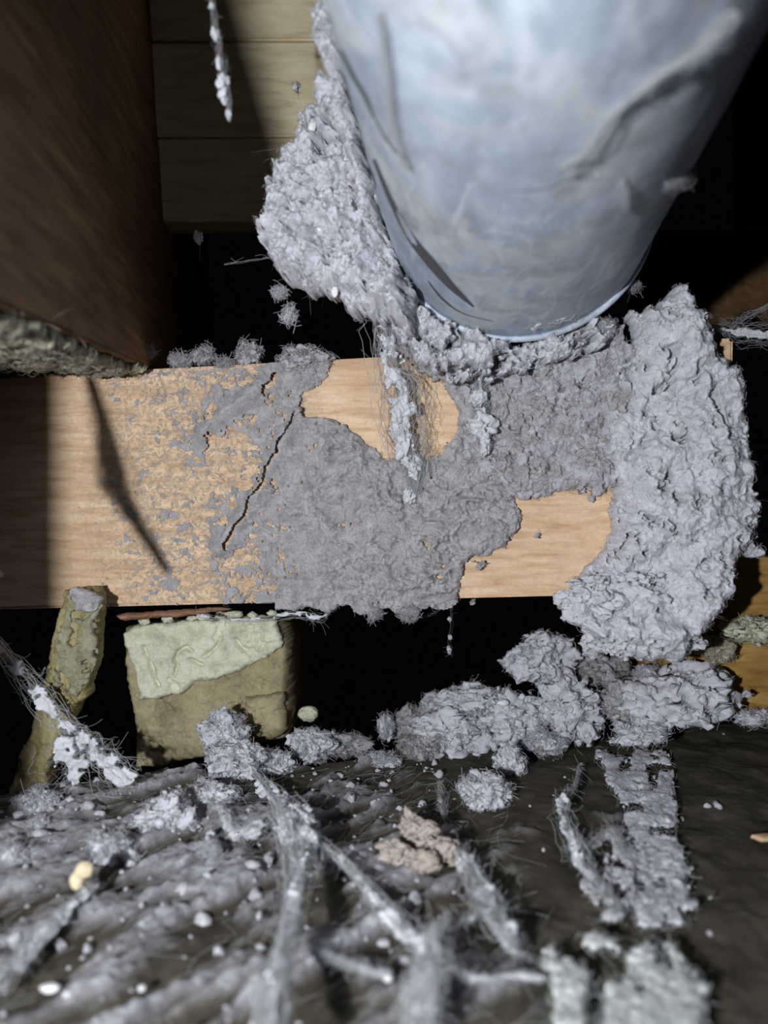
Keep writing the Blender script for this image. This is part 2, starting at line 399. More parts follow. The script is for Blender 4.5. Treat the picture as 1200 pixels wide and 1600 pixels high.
M_streak, nt, b = newmat('dark_pipe_grey'); b.inputs['Base Color'].default_value = (0.10, 0.10, 0.11, 1); b.inputs['Roughness'].default_value = 0.9
M_plaster = dust_mat('pale_plaster', (0.34, 0.33, 0.22), (0.72, 0.72, 0.54), (0.86, 0.87, 0.70), sheen=0, scale=120)
M_stone = dust_mat('olive_stone', (0.18, 0.145, 0.08), (0.38, 0.32, 0.19), (0.54, 0.48, 0.31), sheen=0, scale=90)
M_cream = dust_mat('cream_nugget', (0.62, 0.48, 0.28), (0.80, 0.68, 0.46), (0.9, 0.82, 0.62), sheen=0, scale=150)
M_white = dust_mat('white_flake', (0.8, 0.8, 0.8), (0.85, 0.85, 0.85), (0.9, 0.9, 0.9), sheen=0, rough=0.4)
M_leaf = dust_mat('dry_leaf', (0.30, 0.24, 0.19), (0.48, 0.41, 0.36), (0.64, 0.58, 0.53), sheen=0)

# ledge: dark grime showing between pale dust; the dust follows where fluff has built up
M_floor, nt, b = newmat('dusty_ledge')
v = coords(nt); at = nd(nt, 'ShaderNodeAttribute'); at.attribute_name = 'dust'
grime = ramp(nt, noise(nt, v, 70, 8, 0.65), [(0.3, (0.035, 0.030, 0.023)), (0.55, (0.075, 0.066, 0.05)), (0.75, (0.13, 0.118, 0.095))])
dustc = ramp(nt, noise(nt, v, 260, 8, 0.7), [(0.28, (0.17, 0.16, 0.155)), (0.5, (0.33, 0.325, 0.345)), (0.70, (0.66, 0.65, 0.71))])
c = mix(nt, at.outputs['Fac'], grime, dustc)
nt.links.new(c, b.inputs['Base Color']); b.inputs['Roughness'].default_value = 0.95; b.inputs['Specular IOR Level'].default_value = 0.15
b.inputs['Subsurface Weight'].default_value = 0.5; b.inputs['Subsurface Scale'].default_value = 0.0012; b.inputs['Subsurface Radius'].default_value = (1, 0.95, 0.95)
bumpn(nt, b, noise(nt, v, 900, 6, 0.7), 0.5, 0.0006)

# ------------------------------------------------------------------ setting: ledge, back board, joist, added shade post, right-hand timbers
GS = 0.0009
GX, GY = np.arange(-0.20, 0.27, GS), np.arange(0.09, 0.405, GS)
X, Y = np.meshgrid(GX, GY)
def edge_y(x): return 0.268 + (x + 0.132) * 0.30
s_ = X * 0.66 + Y * 0.75; t_ = X * 0.75 - Y * 0.66
streak = fbm(np.stack([t_ * 210, s_ * 24, 0 * X], -1), 5, 3) * (1 - 0.75 * np.clip((X + 0.01) / 0.05, 0, 1))
iso = fbm(np.stack([X * 70, Y * 70, 0 * X + 4], -1), 5, 9); fine = billow(np.stack([X * 380, Y * 380, 0 * X], -1), 4, 14)
cover = 0.22 + 0.60 * iso + 0.75 * streak + np.where(X < 0.0, 0.10, 0) - 0.55 * np.clip((X + 0.005) / 0.05, 0, 1) - 0.25 * np.clip((Y - 0.24) / 0.06, 0, 1)
cover = np.clip((cover - 0.42) * 1.5 + 0.42, 0, 1)
Z = 0.0010 * streak + 0.0012 * iso + 0.0026 * cover * (0.75 + 0.28 * fine) + 0.0002 * fine
over = Y - edge_y(X) - 0.008 * fbm(np.stack([X * 60, Y * 10, 0 * X], -1), 4, 21)
Z = Z - np.where(over > 0, 0.05 * (1 - np.exp(-(over / 0.012) ** 2)), 0)
hgt = np.stack([X, Y, Z], -1); low = hgt.copy(); low[..., 2] = -0.055
hgt[0, :, 2] = hgt[-1, :, 2] = -0.055; hgt[:, 0, 2] = hgt[:, -1, 2] = -0.055        # rim folds down to the underside
hh_, ww_ = X.shape; ii = np.arange(hh_ * ww_).reshape(hh_, ww_)
Qf = np.stack([ii[:-1, :-1], ii[:-1, 1:], ii[1:, 1:], ii[1:, :-1]], -1).reshape(-1, 4)
keep = (np.abs(X) < 0.5 * Y + 0.06)[:-1, :-1].ravel(); Qf = Qf[keep]
Qf = np.concatenate([Qf, [[ii[0, 0], ii[-1, 0], ii[-1, -1], ii[0, -1]]]])
mf = mesh_np('floor', hgt.reshape(-1, 3), Qf, mat=M_floor)
a = mf.attributes.new('dust', 'FLOAT', 'POINT')
cv = cover.ravel().astype(np.float32); a.data.foreach_set('value', cv[:len(mf.vertices)])
floor = link('floor', mf, kind='structure', label='dark grimy timber ledge streaked with grey dust in the foreground')
def floor_z(x, y):
    i = np.clip(((y - 0.09) / GS).astype(int), 0, X.shape[0] - 1); j = np.clip(((x + 0.20) / GS).astype(int), 0, X.shape[1] - 1); return Z[i, j]
def floor_base(lift=0.0):
    def f(u, v):
        d = floor_d(np.maximum(v, 1090)); p = P(u, v, d); p[..., 2] = np.maximum(floor_z(p[..., 0], p[..., 1]), -0.004) + lift; return p
    return f
def near_floor(k=0.95): return lambda u, v: floor_d(v) * k

# back board behind the pipe, of three wide planks
def plank(u0, u1, v0, v1, d, mat, name, parent=None, th=0.016, **kw):
    q = [P(u0, v1, d), P(u1, v1, d), P(u1, v0, d), P(u0, v0, d)]
    f = [x + np.array([0, th, 0]) for x in q]
    return bevel_box(name, q + f, mat, 0.0008, 3, parent, rough=0.0006, **kw)
wb = link('wall_back', None, kind='structure', label='shadowed sheathing planks behind the pipe')
for (v0, v1, dd) in ((-190, 62, 0.352), (66, 212, 0.350), (216, 345, 0.351)):
    plank(140, 690, v0, v1, dd, M_board, 'plank', wb)

# joist resting on the beam, running from beside the torch to the back board
jn = 0.028; jf = 0.48
def jx(y): return -0.0916 + (0.29 - y) * 0.08
def jz(y): return H + 0.0552 - (0.29 - y) * 0.10
near = [(jx(jn) - 0.075, jn, jz(jn)), (LX + 0.0088 + 0.0005, jn, jz(jn)), (LX - 0.030, jn, jz(jn) + 0.145), (jx(jn) - 0.10, jn, jz(jn) + 0.145)]  # unseen near end slanted to throw the diagonal shadow on the back board
far = [(jx(jf) - 0.03, jf, jz(jf)), (jx(jf), jf, jz(jf)), (jx(jf) - 0.010, jf, H + 0.36), (jx(jf) - 0.05, jf, H + 0.36)]
joist = bevel_box('joist', near + far, M_joist, 0.001, 5, None, 'dark reddish brown joist resting across the beam at its shaded end', 'joist', rough=0.0010, freq=45)

# upright added beside the torch, out of frame: its edge shades the beam's far left
bevel_box('unseen_shade_post', [(-0.150, 0.05, 0.0), (-0.0905, 0.05, 0.0), (-0.0905, 0.05, jz(0.05) - 0.001), (-0.150, 0.05, jz(0.05) - 0.001),
                     (-0.150, 0.075, 0.0), (-0.0945, 0.075, 0.0), (-0.0945, 0.075, jz(0.075) - 0.001), (-0.150, 0.075, jz(0.075) - 0.001)],
          M_joist, 0.001, 3, kind='structure', label='added upright, unseen beyond the picture, that shades the beam end', rough=0.0006)

# right-hand timbers behind the pipe
plank(1000, 1400, 365, 505, 0.62, M_joist, 'trim_2', None, 0.03, label='dark brown crosspiece behind the pipe above the thread of web', kind='structure')
plank(1172, 1400, -150, 350, 0.60, M_joist, 'trim_3', None, 0.03, label='dark brown upright in the top corner behind the pipe', kind='structure')

# ------------------------------------------------------------------ beam
bl_, br_ = P(-170, 597, 0.306), P(1146, 528, 0.277)
bl2, br2 = P(-170, 957, 0.306), P(1146, 925, 0.277)
br_[0] = br2[0]; mB = (br_[1] - bl_[1]) / (br_[0] - bl_[0])
nB = np.array([mB, -1, 0]) / math.hypot(mB, 1)
def beam_base(lift=0.0):
    def f(u, v):
        k = (np.asarray(u, float) - 600) / F
        d = (bl_[1] - mB * bl_[0]) / (1 - mB * k); return P(u, v, d) + nB * lift
    return f
bk = -nB * 0.036
beam = link('wooden_beam', None, label='pale pine beam with patches of bare wood, crossing below the pipe', cat='beam')
bevel_box('timber', [bl2, br2, br_, bl_, bl2 + bk, br2 + bk, br_ + bk, bl_ + bk], M_beam, 0.0012, 4, beam, rough=0.0003)

# matted dust on the beam's face: thick mid-beam, broken specks toward the left, two bare windows
bare1 = [(508, 540), (648, 540), (668, 580), (712, 622), (718, 672), (690, 706), (640, 722), (600, 712), (572, 694), (548, 664), (512, 652), (478, 654), (470, 618), (500, 604), (516, 575)]
bare2 = [(806, 776), (860, 768), (1000, 762), (1000, 960), (716, 960), (724, 880), (790, 852), (816, 826)]
u, v = np.meshgrid(np.arange(88, 985, 1.7), np.arange(538, 962, 1.7))
top = 592 - 0.0527 * u + 3; bot = 954 - 0.0243 * u - 1
D = np.interp(u, [80, 120, 200, 330, 420, 470, 1000], [-1.2, -0.8, -0.40, -0.05, 0.30, 0.95, 1.2])
nz = fbm(uv3(u, v, 0.045), 5, 31, 0.6); nz2 = fbm(uv3(u * 0.6, v, 0.11), 4, 37, 0.6); big = fbm(uv3(u, v, 0.012), 3, 33)
S = D + 0.45 * nz + 0.55 * nz2 + 0.25 * big + 0.45 * fbm(uv3(u * 0.7, v, 0.22), 3, 39, 0.6)
ridges = [([(432, 572), (405, 612), (360, 640), (322, 672), (318, 690)], 14, 1.5), ([(478, 640), (440, 700), (405, 770), (372, 820), (345, 858)], 13, 1.5),
          ([(430, 565), (480, 552), (515, 560)], 22, 1.1), ([(500, 800), (520, 850), (545, 872)], 6, 0.9), ([(560, 720), (580, 760), (640, 800), (690, 830)], 8, 0.8),
          ([(620, 830), (600, 870), (610, 910)], 7, 0.8), ([(470, 790), (500, 760), (520, 700)], 7, 0.7), ([(660, 900), (600, 925), (520, 905)], 9, 0.7)]
cracks = [([(462, 650), (418, 742), (378, 815), (356, 856)], 2.6), ([(436, 588), (412, 612)], 2.2)]
rg = 0
for line, wd, k in ridges:
    e = np.exp(-(ldist(u, v, line) / wd) ** 2); S = S + 1.1 * e; rg = rg + k * e
for line, wd in cracks: S = S - 2.4 * np.exp(-(ldist(u + 5 * nz, v + 5 * nz2, line) / wd) ** 2)
for poly in (bare1, bare2):
    S = np.minimum(S, -sdist(u, v, poly) / 9 + 0.75 * nz + 0.5 * nz2 + np.where(fbm(uv3(u, v, 0.05), 4, 77) > 0.62, 5, 0) * (poly is bare2))
drape = 8 + 10 * np.clip((u - 400) / 100, 0, 1) * (0.5 + fbm(uv3(u, v, 0.05), 3, 35))
S = np.minimum(S, (v - top) / 3 + 0.3); S = np.where(u > 430, np.minimum(S, (bot + drape - v) / 5), np.minimum(S, (bot - v) / 3))
T = np.interp(u, [80, 300, 430, 560, 1000], [0.0002, 0.0004, 0.0016, 0.0042, 0.0045])
bb = beam_base()(u, v)
wq = np.stack([u * 0.028 + 1.1 * nz, v * 0.028 + 1.1 * big, 0 * u], -1)
wrk = 1.3 * fbm(wq, 5, 51, 0.66) + 0.7 * billow(wq * 0.8, 3, 52)
hh = np.clip(S, 0, 1) ** 0.55 * T * np.maximum(0.12, 1 + 0.85 * wrk) + rg * 0.0026 * (S > 0)
front = bb + nB * hh[..., None]; back = bb - nB * 0.0003
Vd, Qd = grid_solid(S > 0, front, back); nfr = len(np.unique(Qd)) // 2
Qd = Qd[(Qd < nfr).all(1)]; Vd = Vd[:nfr]
dl = link('dust_mat', mesh_np('dust_mat', Vd, Qd, mat=M_dark), None, 'matted dark grey dust caked over the middle of the beam face', 'dust', None, 'stuff')
add_fuzz(dl, 1500, 0.0020, 0.00005, M_mid, 5, side=lambda c, n: c[:, 0] > -0.05); nap(dl, 8000, M_dark, 6, 0.0012, 0.00005)

# ------------------------------------------------------------------ galvanised pipe
pc = P(809, 325, 0.268); pr = 205 / F * 0.268
ax = np.array([145, F, -70.0]); ax /= np.linalg.norm(ax)
e1 = np.cross(ax, [0, 0, 1.0]); e1 /= np.linalg.norm(e1); e2 = np.cross(e1, ax)
pipe = link('vent_pipe', None, label='round galvanised steel pipe coming down from the top', cat='pipe')
def lathe(name, prof, mat, parent, seg=160, wob=0.0):
    prof = np.asarray(prof, float); th = np.linspace(0, 2 * math.pi, seg, endpoint=False); n = len(prof)
    r = prof[:, 1][:, None] + 0 * th; a = prof[:, 0][:, None] + 0 * th
    if wob: r = r + wob * fbm(np.stack([np.cos(th)[None] * 2 + 0 * a, np.sin(th)[None] * 2 + 0 * a, a * 20], -1), 3, 8)
    V = pc + ax * a[..., None] + e1 * (r * np.cos(th))[..., None] + e2 * (r * np.sin(th))[..., None]
    i = np.arange(n * seg).reshape(n, seg); j = np.roll(i, -1, 1)
    Q = np.stack([i[:-1], i[1:], j[1:], j[:-1]], -1).reshape(-1, 4)
    return link(name, mesh_np(name, V.reshape(-1, 3), Q, mat=mat), parent)
prof = [(x, pr) for x in np.linspace(-0.36, 0, 60)] + [(0.0005, pr - 0.0003), (0.0003, pr - 0.0009)] + [(x, pr - 0.0011) for x in np.linspace(-0.001, -0.36, 20)]
lathe('pipe_wall', prof, M_pipe, pipe, wob=0.0006)
tt = np.linspace(0, 2 * math.pi, 14)
lathe('rolled_rim', [(0.0002 + 0.0014 * math.cos(t), pr + 0.0005 + 0.0012 * math.sin(t)) for t in tt], M_pipe, pipe)
#lathe('raised_bead', [(-0.011 + 0.0022 * math.cos(t), pr + 0.0001 + 0.0007 * math.sin(t)) for t in tt], M_pipe, pipe)

def on_pipe(uu, vv_, lift=0.0):
    """where the sight line of a pixel meets the pipe wall"""
    out = []
    for a, b in zip(np.atleast_1d(uu), np.atleast_1d(vv_)):
        D_ = np.array([(a - 600) / F, 1, -(b - 800) / F]); o = np.array([0, 0, H]) - pc; R = pr + lift
        dp = D_ - (D_ @ ax) * ax; op = o - (o @ ax) * ax
        A, B, C_ = dp @ dp, 2 * dp @ op, op @ op - R * R; q = B * B - 4 * A * C_
        t = (-B - math.sqrt(max(q, 0))) / (2 * A); p = np.array([0, 0, H]) + t * D_
        rad = p - pc - ((p - pc) @ ax) * ax; p = pc + ((p - pc) @ ax) * ax + rad / np.linalg.norm(rad) * R
        out.append(p)
    return np.array(out)
def pipe_ribbon(name, pix, mat, lift, seed=0, K=50):
    pix = np.asarray(pix, float); c = spline(pix, K); p = on_pipe(c[:, 0], c[:, 1], lift); q = on_pipe(c[:, 0] + c[:, 2], c[:, 1] - c[:, 2] * 0.3, lift)
    inn = on_pipe(c[:, 0], c[:, 1], -0.0004); inq = on_pipe(c[:, 0] + c[:, 2], c[:, 1] - c[:, 2] * 0.3, -0.0004)
    V = np.stack([p, q, inq, inn], 1).reshape(-1, 3); i = np.arange(K * 4).reshape(K, 4)
    Q = np.concatenate([np.stack([i[:-1, s], i[1:, s], i[1:, (s + 1) % 4], i[:-1, (s + 1) % 4]], -1) for s in range(4)])
    return link(name, mesh_np(name, V, Q, mat=mat, smooth=False), pipe)
for pix in ([(582, 250, 4), (604, 308, 7), (634, 370, 12), (666, 414, 15), (700, 450, 11), (738, 480, 3)],
            [(530, 78, 2), (548, 120, 5), (566, 150, 5), (584, 185, 2), (612, 232, 3), (645, 255, 4), (690, 275, 1)],
            [(572, 256, 3), (580, 285, 5), (587, 312, 2)],
            [(668, 440, 1), (690, 468, 3), (722, 490, 2), (770, 503, 1)], [(790, 300, 1), (850, 296, 3), (876, 284, 3), (910, 278, 1)]):
    pipe_ribbon('dark_streak', pix, M_streak, 0.0002)  # thin dark grey ribbons laid along the pipe wall

# ------------------------------------------------------------------ dust hung between pipe and beam
nest_poly = [(488, 186), (530, 192), (556, 205), (575, 262), (600, 330), (622, 420), (650, 478), (640, 520), (605, 500), (566, 496), (536, 478), (500, 456), (432, 432), (424, 400), (420, 360), (428, 330), (432, 268), (462, 248), (478, 205)]
nest = pillow('dust_nest', nest_poly, lambda u, v: P(u, v, 0.262 - 0.00003 * (v - 300)), (-0.15, -1, 0.0), 0.016, 0.010, M_pale, 1.7, 14, 0.045, 30, 0.50, 300, 0.0012, 41,
              label='bulging nest of pale dust and hair clinging beside the pipe', cat='dust')
add_fuzz(nest, 700, 0.0024, 0.00005, M_pale, 42); nap(nest, 8000, M_pale, 44)
add_fuzz(nest, 260, 0.010, 0.000045, M_brownfibre, 43, 'stray_hair')
r_ = np.random.default_rng(5)
for (a, c) in ((505, 310), (500, 352), (488, 195), (523, 455), (470, 400), (540, 250)):
    s = 0.0009 + 0.0008 * r_.random()
    link('flake', blob_mesh('flake', P(a, c, 0.2475), (s, s * 0.5, s * 1.5), int(a), 0.3, 1.2, M_white, 3), nest)

# pale fringe climbing the pipe's left flank
fr = [(505, -20), (522, -20), (528, 60), (542, 150), (564, 240), (582, 330), (608, 420), (645, 482), (630, 500), (602, 455), (578, 390), (562, 300), (545, 215), (505, 185), (500, 160), (512, 110), (490, 60), (498, 30)]
def flank(u, v): return P(u, v, np.interp(v, [-20, 200, 500], [0.200, 0.236, 0.262]))
fringe = pillow('dust_fringe', fr, flank, (-0.35, -1, 0.1), 0.006, 0.010, M_pale, 1.8, 9, 0.04, 14, 0.5, 220, 0.001, 51,
                label='pale felted dust fringe running up the edge of the pipe', cat='dust')
add_fuzz(fringe, 500, 0.002, 0.00006, M_pale, 52); nap(fringe, 3000, M_pale, 54)

# thick felt under the pipe rim, over the beam
felt_poly = [(610, 470), (660, 486), (720, 520), (800, 536), (870, 528), (930, 500), (975, 505), (985, 560), (985, 660), (980, 768), (880, 770), (800, 776), (745, 740), (712, 700), (722, 640), (700, 615), (668, 590), (640, 560), (612, 540)]
def felt_base(u, v):
    b_ = beam_base(0.001)(u, v); k = np.clip((600 - v) / 90, 0, 1)[..., None]; return b_ * (1 - k) + P(u, v, 0.272) * k
felt = pillow('dust_felt', felt_poly, felt_base, nB, 0.0055, 0.002, M_mid, 1.6, 12, 0.045, 22, 0.75, 300, 0.0013, 61,
              label='shaggy grey dust felt packed under the pipe rim', cat='dust', hole=0.62)
add_fuzz(felt, 1500, 0.0032, 0.00006, M_mid, 62); nap(felt, 7000, M_mid, 64, 0.0012)
rim_poly = [(600, 452), (640, 470), (690, 505), (760, 530), (830, 536), (900, 520), (952, 505), (940, 545), (880, 560), (820, 575), (740, 600), (690, 590), (640, 545), (606, 520)]
rimd = pillow('dust_fringe', rim_poly, lambda u, v: P(u, v, 0.266), (0, -1, 0), 0.006, 0.008, M_pale, 1.7, 15, 0.05, 16, 0.8, 320, 0.0015, 71, hole=0.45, hole_f=0.045,
              label='ragged pale dust fringe hanging from the lower rim of the pipe', cat='dust')
add_fuzz(rimd, 900, 0.004, 0.00006, M_pale, 72); nap(rimd, 5000, M_pale, 74)

# big hanging mass over the right end of the beam
mass_poly = [(1056, 455), (1075, 480), (1092, 525), (1118, 560), (1150, 590), (1158, 660), (1168, 740), (1166, 830), (1192, 876), (1150, 868), (1138, 900), (1128, 950), (1090, 985), (1050, 1030), (985, 1028), (935, 1000), (880, 962), (870, 935), (905, 900), (925, 870), (950, 848), (956, 770), (948, 700), (955, 640), (948, 590), (985, 560), (982, 500), (1020, 478)]
def mass_base(u, v):
    b_ = beam_base(0.002)(np.minimum(u, 1100), v); d_ = b_[..., 1]
    d_ = d_ - 0.012 * np.clip((v - 860) / 120, 0, 1); return P(u, v, d_)
mass = pillow('dust_mass', mass_poly, mass_base, (-0.1, -1, 0.05), 0.016, 0.010, M_pale, 1.6, 13, 0.04, 46, 0.40, 230, 0.0010, 81, extra=lambda u, v, h: h * (0.30 * fbm(uv3(u, v, 0.011), 3, 84) - 0.55 * np.clip(1 - ldist(u, v, [(985, 560), (975, 610), (970, 640)]) / 14, 0, 1) - 0.45 * np.clip(1 - ldist(u, v, [(1000, 690), (975, 720)]) / 10, 0, 1) - 0.4 * np.clip(1 - ldist(u, v, [(1095, 625), (1118, 690)]) / 9, 0, 1) + 0.2 * np.clip(1 - ldist(u, v, [(1085, 610), (1108, 680), (1125, 760)]) / 16, 0, 1)),
              label='large pale lavender mass of dust draped over the end of the beam', cat='dust')
add_fuzz(mass, 1200, 0.0026, 0.00006, M_pale, 82); nap(mass, 12000, M_pale, 83, 0.0010)
for k, (a, c, ru, rv) in enumerate(((930, 940, 52, 38), (1010, 935, 60, 42), (1090, 920, 45, 40), (960, 995, 48, 34), (1050, 990, 56, 38))):
    s = 0.262 / F
    o = link('tuft', fluff_mesh('tuft', P(a, c, 0.262), (ru * s, 36 * s, rv * s), 90 + k, 150, M_pale), mass)
    add_fuzz(o, 250, 0.0024, 0.00006, M_pale, 95 + k)

# webs hanging in front of the bare wood
web([(602, 488, 26), (606, 540, 30), (622, 600, 44), (630, 660, 48), (640, 710, 34), (650, 740, 14), (640, 790, 8)], lambda u, v: np.interp(v, [480, 620, 800], [0.262, 0.272, 0.2835]), 190, 201,
    'gauzy grey web hanging from the pipe over bare wood', M_web, 0.00008, 500, [(634, 690, 14, 22), (622, 650, 10, 16), (648, 728, 9, 14), (640, 775, 8, 14)])
web([(752, 580, 12), (750, 630, 22), (752, 670, 26), (760, 705, 8)], 0.274, 60, 202, 'short knotted web below the middle of the rim', M_web, 0.00007, 300,
    [(748, 622, 14, 12), (752, 668, 22, 18), (758, 700, 6, 12)])
web([(1078, 508, 8), (1120, 514, 16), (1160, 520, 20), (1240, 528, 24)], 0.285, 60, 203, 'thick thread of web stretching from the dust mass to the picture edge', M_web, 0.00006, 200, ll=0.0018)
web([(1142, 512, 4), (1160, 498, 6), (1180, 488, 5), (1230, 462, 6)], 0.287, 10, 204, 'thin upper thread branching off the thick thread of web', M_web, 0.00008, 40)
web([(326, -20, 6), (334, 40, 8), (342, 90, 9), (350, 140, 12), (357, 190, 4)], 0.205, 10, 205, 'dangling dusty thread hanging before the dark board', M_web, 0.00005, 160, ll=0.0014, knots=
    [(330, 10, 4, 5), (336, 52, 5, 9), (342, 98, 5, 10), (346, 128, 8, 13), (349, 150, 8, 9), (357, 180, 4, 7)])
web([(311, 300, 1), (311, 350, 2), (312, 410, 1)], 0.28, 3, 206, 'fine vertical thread carrying one small puff', M_web, 0.00004, 12, [(310, 370, 6, 9)])
web([(350, 413, 2), (385, 408, 2), (425, 402, 2)], 0.258, 3, 207, 'straight thread poking out of the dust nest', M_web, 0.00006, 6)
web([(457, 128, 3), (462, 136, 5), (468, 147, 2)], 0.30, 5, 208, 'tiny tuft of web before the lit board', M_web, 0.00006, 40, [(462, 135, 5, 7)])
# torch-side web out of frame: throws the soft branching shadow on the beam
def shade_pt(a, c, y=0.15):
    q = beam_base()(np.array([a]), np.array([c]))[0]; L_ = np.array([LX, LY, LZ]); return L_ + (q - L_) * ((y - LY) / (q[1] - LY))
sh = [shade_pt(140, 585), shade_pt(160, 655), shade_pt(178, 740), shade_pt(205, 800), shade_pt(262, 892)]
o = link('cobweb_strand', web_mesh('cobweb_strand', sh, [0.0008, 0.0016, 0.0034, 0.0016, 0.0008], 160, 209, M_web, 0.00009, 200), None, 'dark-shadowing web beside the torch, its soft shadow lying on the beam', 'cobweb')
link('dust_knot', blob_mesh('dust_knot', shade_pt(176, 735), (0.0017, 0.0015, 0.0042), 211, 0.5, 1.4, M_web, 5), o)

# webs and scuffs on the pipe
def web_on_pipe(pix, nf, seed, label, lint=150):
    pix = np.asarray(pix, float); pix = spline(pix, 14); pts = on_pipe(pix[:, 0], pix[:, 1], 0.0010)
    return link('cobweb_strand', web_mesh('cobweb_strand', pts, pix[:, 2] * pts[:, 1] / F * 1.3, nf, seed, M_web, 0.00005, lint, ll=0.002), None, label, 'cobweb')
web_on_pipe([(1150, 20, 10), (1110, 60, 22), (1060, 95, 12), (1000, 140, 9), (960, 175, 12), (915, 230, 26), (880, 262, 12)], 18, 221, 'pale web trailing diagonally across the shaded pipe flank')
web_on_pipe([(592, 20, 10), (604, 80, 14), (610, 140, 16), (622, 210, 18), (640, 260, 8)], 26, 222, 'faint pale vertical web streak on the lit pipe flank', 60)
web_on_pipe([(1088, 268, 6), (1060, 285, 12), (1040, 290, 6)], 30, 223, 'small pale tuft caught on the outer pipe edge', 60)
web_on_pipe([(975, 285, 8), (980, 305, 12), (978, 325, 5)], 24, 224, 'small upright web tuft on the shaded pipe side', 60)
web([(905, 480, 10), (880, 494, 14), (850, 500, 12), (830, 515, 6)], 0.252, 50, 225, 'bright frayed web wisp at the lower rim', M_web, 0.00007, 120)
web([(985, 455, 10), (992, 448, 10), (1000, 440, 4)], 0.268, 24, 226, 'isolated wisp of web in the dark beside the rim', M_web, 0.00006, 60)
clump(945, 512, 0.266, 18, 14, 227, 'small pale lump in the dark gap beside the rim', M_mid, fuzz=120)

# little lumps along the top of the beam and near the nest
for k, (a, c, ru, rv, tx) in enumerate(((283, 562, 16, 10, 'small grey lump first along the beam top'), (318, 556, 18, 12, 'grey lump second along the beam top'), (392, 552, 22, 16, 'taller grey lump on the beam top beside the nest shadow'),
                                        (352, 568, 12, 6, 'flat grey crumb on the beam top between two lumps'), (232, 550, 9, 7, 'tiny grey crumb by the end of the joist'))):
    clump(a, c, 0.2955, ru, rv, 240 + k, tx, M_mid, fuzz=120, level=5, name='dust_lump')
clump(476, 562, 0.291, 40, 20, 247, 'grey dust lump overhanging the beam top next to bare wood', M_mid, fuzz=260, amp=0.5, freq=2.2)
clump(452, 492, 0.258, 9, 14, 248, 'stray white puff hanging under the nest', M_pale, fuzz=60, level=5, name='dust_puff')
clump(437, 457, 0.258, 10, 8, 249, 'small puff stuck to the lower edge of the nest', M_pale, fuzz=60, level=5, name='dust_puff')

# ------------------------------------------------------------------ felted joist underside, left
ju = [(-30, 474), (30, 496), (90, 518), (150, 546), (205, 566), (232, 574), (130, 578), (80, 570), (30, 562), (-30, 560)]
def jbase(u, v):
    d_ = np.clip(0.0262 / np.maximum((800 - v) / F - 0.1, 0.03), 0.15, 0.288); return P(u, v, d_)
jf_ = pillow('dust_felt', ju, jbase, (0.05, -0.45, -0.9), 0.0030, 0.002, M_olive, 1.4, 4, 0.05, 8, 0.6, 260, 0.0010, 301, extra=lambda u, v, h: 0.5 * h * np.clip((v - 480) / 80, 0, 1),
             label='olive fibrous felt lining the lit underside of the joist', cat='dust')
add_fuzz(jf_, 900, 0.003, 0.00006, M_olive, 302); nap(jf_, 3000, M_olive, 303, 0.0016)

# ------------------------------------------------------------------ below the beam: stake, block, strip
sk = [(104, 922), (150, 918), (156, 960), (150, 1030), (138, 1085), (120, 1105), (92, 1160), (72, 1228), (18, 1236), (38, 1180), (60, 1110), (74, 1040), (86, 985), (98, 945)]
stake = link('wooden_stake', None, label='leaning dusty olive stake in front of the beam end', cat='stake')
pillow('shaft', sk, lambda u, v: P(u, v, 0.283 - 0.00004 * (v - 920)), (0.05, -1, 0), 0.004, 0.012, M_stake, 1.6, 6, 0.03, 9, 0.3, 120, 0.0008, 311, parent=stake)
sd_ = pillow('dust_coat', [(104, 930), (145, 925), (160, 945), (152, 985), (148, 1040), (130, 1080), (100, 1090), (82, 1070), (84, 1010), (96, 965)], lambda u, v: P(u, v, 0.2785 - 0.00004 * (v - 920)), (0.05, -1, 0), 0.0016, 0.003, M_moss, 1.6, 11, 0.05, 9, 0.6, 300, 0.0006, 312, parent=stake, hole=0.4, hole_f=0.05)
add_fuzz(sd_, 500, 0.0025, 0.00005, M_olive, 313)
sp_ = pillow('dust_cap', [(112, 922), (140, 918), (160, 935), (150, 958), (120, 955)], lambda u, v: P(u, v, 0.276), (0, -1, 0), 0.003, 0.004, M_dark, 1.6, 5, 0.05, 7, 0.7, 300, 0.0008, 314, parent=stake)
add_fuzz(sp_, 200, 0.003, 0.00005, M_mid, 315)

block = link('masonry_block', None, label='olive stone block with pale plaster skin, under the beam', cat='block')
pillow('stone', [(196, 978), (440, 962), (452, 1010), (456, 1100), (452, 1150), (400, 1160), (330, 1178), (260, 1196), (216, 1198), (214, 1120), (206, 1060)], lambda u, v: P(u, v, 0.322), (-0.05, -1, 0.05),
       0.006, 0.045, M_stone, 2.4, 4, 0.03, 10, 0.25, 110, 0.0008, 321, parent=block)
pillow('plaster', [(194, 990), (206, 978), (300, 968), (436, 960), (442, 1010), (415, 1028), (372, 1050), (330, 1062), (305, 1066), (290, 1082), (255, 1092), (222, 1092), (212, 1050), (200, 1020)], lambda u, v: P(u, v, 0.3155), (-0.05, -1, 0.05),
       0.0035, 0.004, M_plaster, 1.6, 4, 0.045, 8, 0.3, 150, 0.0005, 322, parent=block, extra=lambda u, v, h: -0.8 * h * sum(np.exp(-(ldist(u + 3 * fbm(uv3(u, v, 0.08), 3, 5), v, l) / w_) ** 2) for l, w_ in (([(276, 1028), (286, 1016), (296, 1010), (303, 1016)], 3), ([(350, 996), (338, 1010), (324, 1024)], 2.5), ([(228, 1010), (240, 1036), (252, 1070)], 3), ([(280, 1030), (276, 1052)], 3), ([(372, 1000), (385, 1015)], 4), ([(300, 1030), (318, 1036)], 3))))
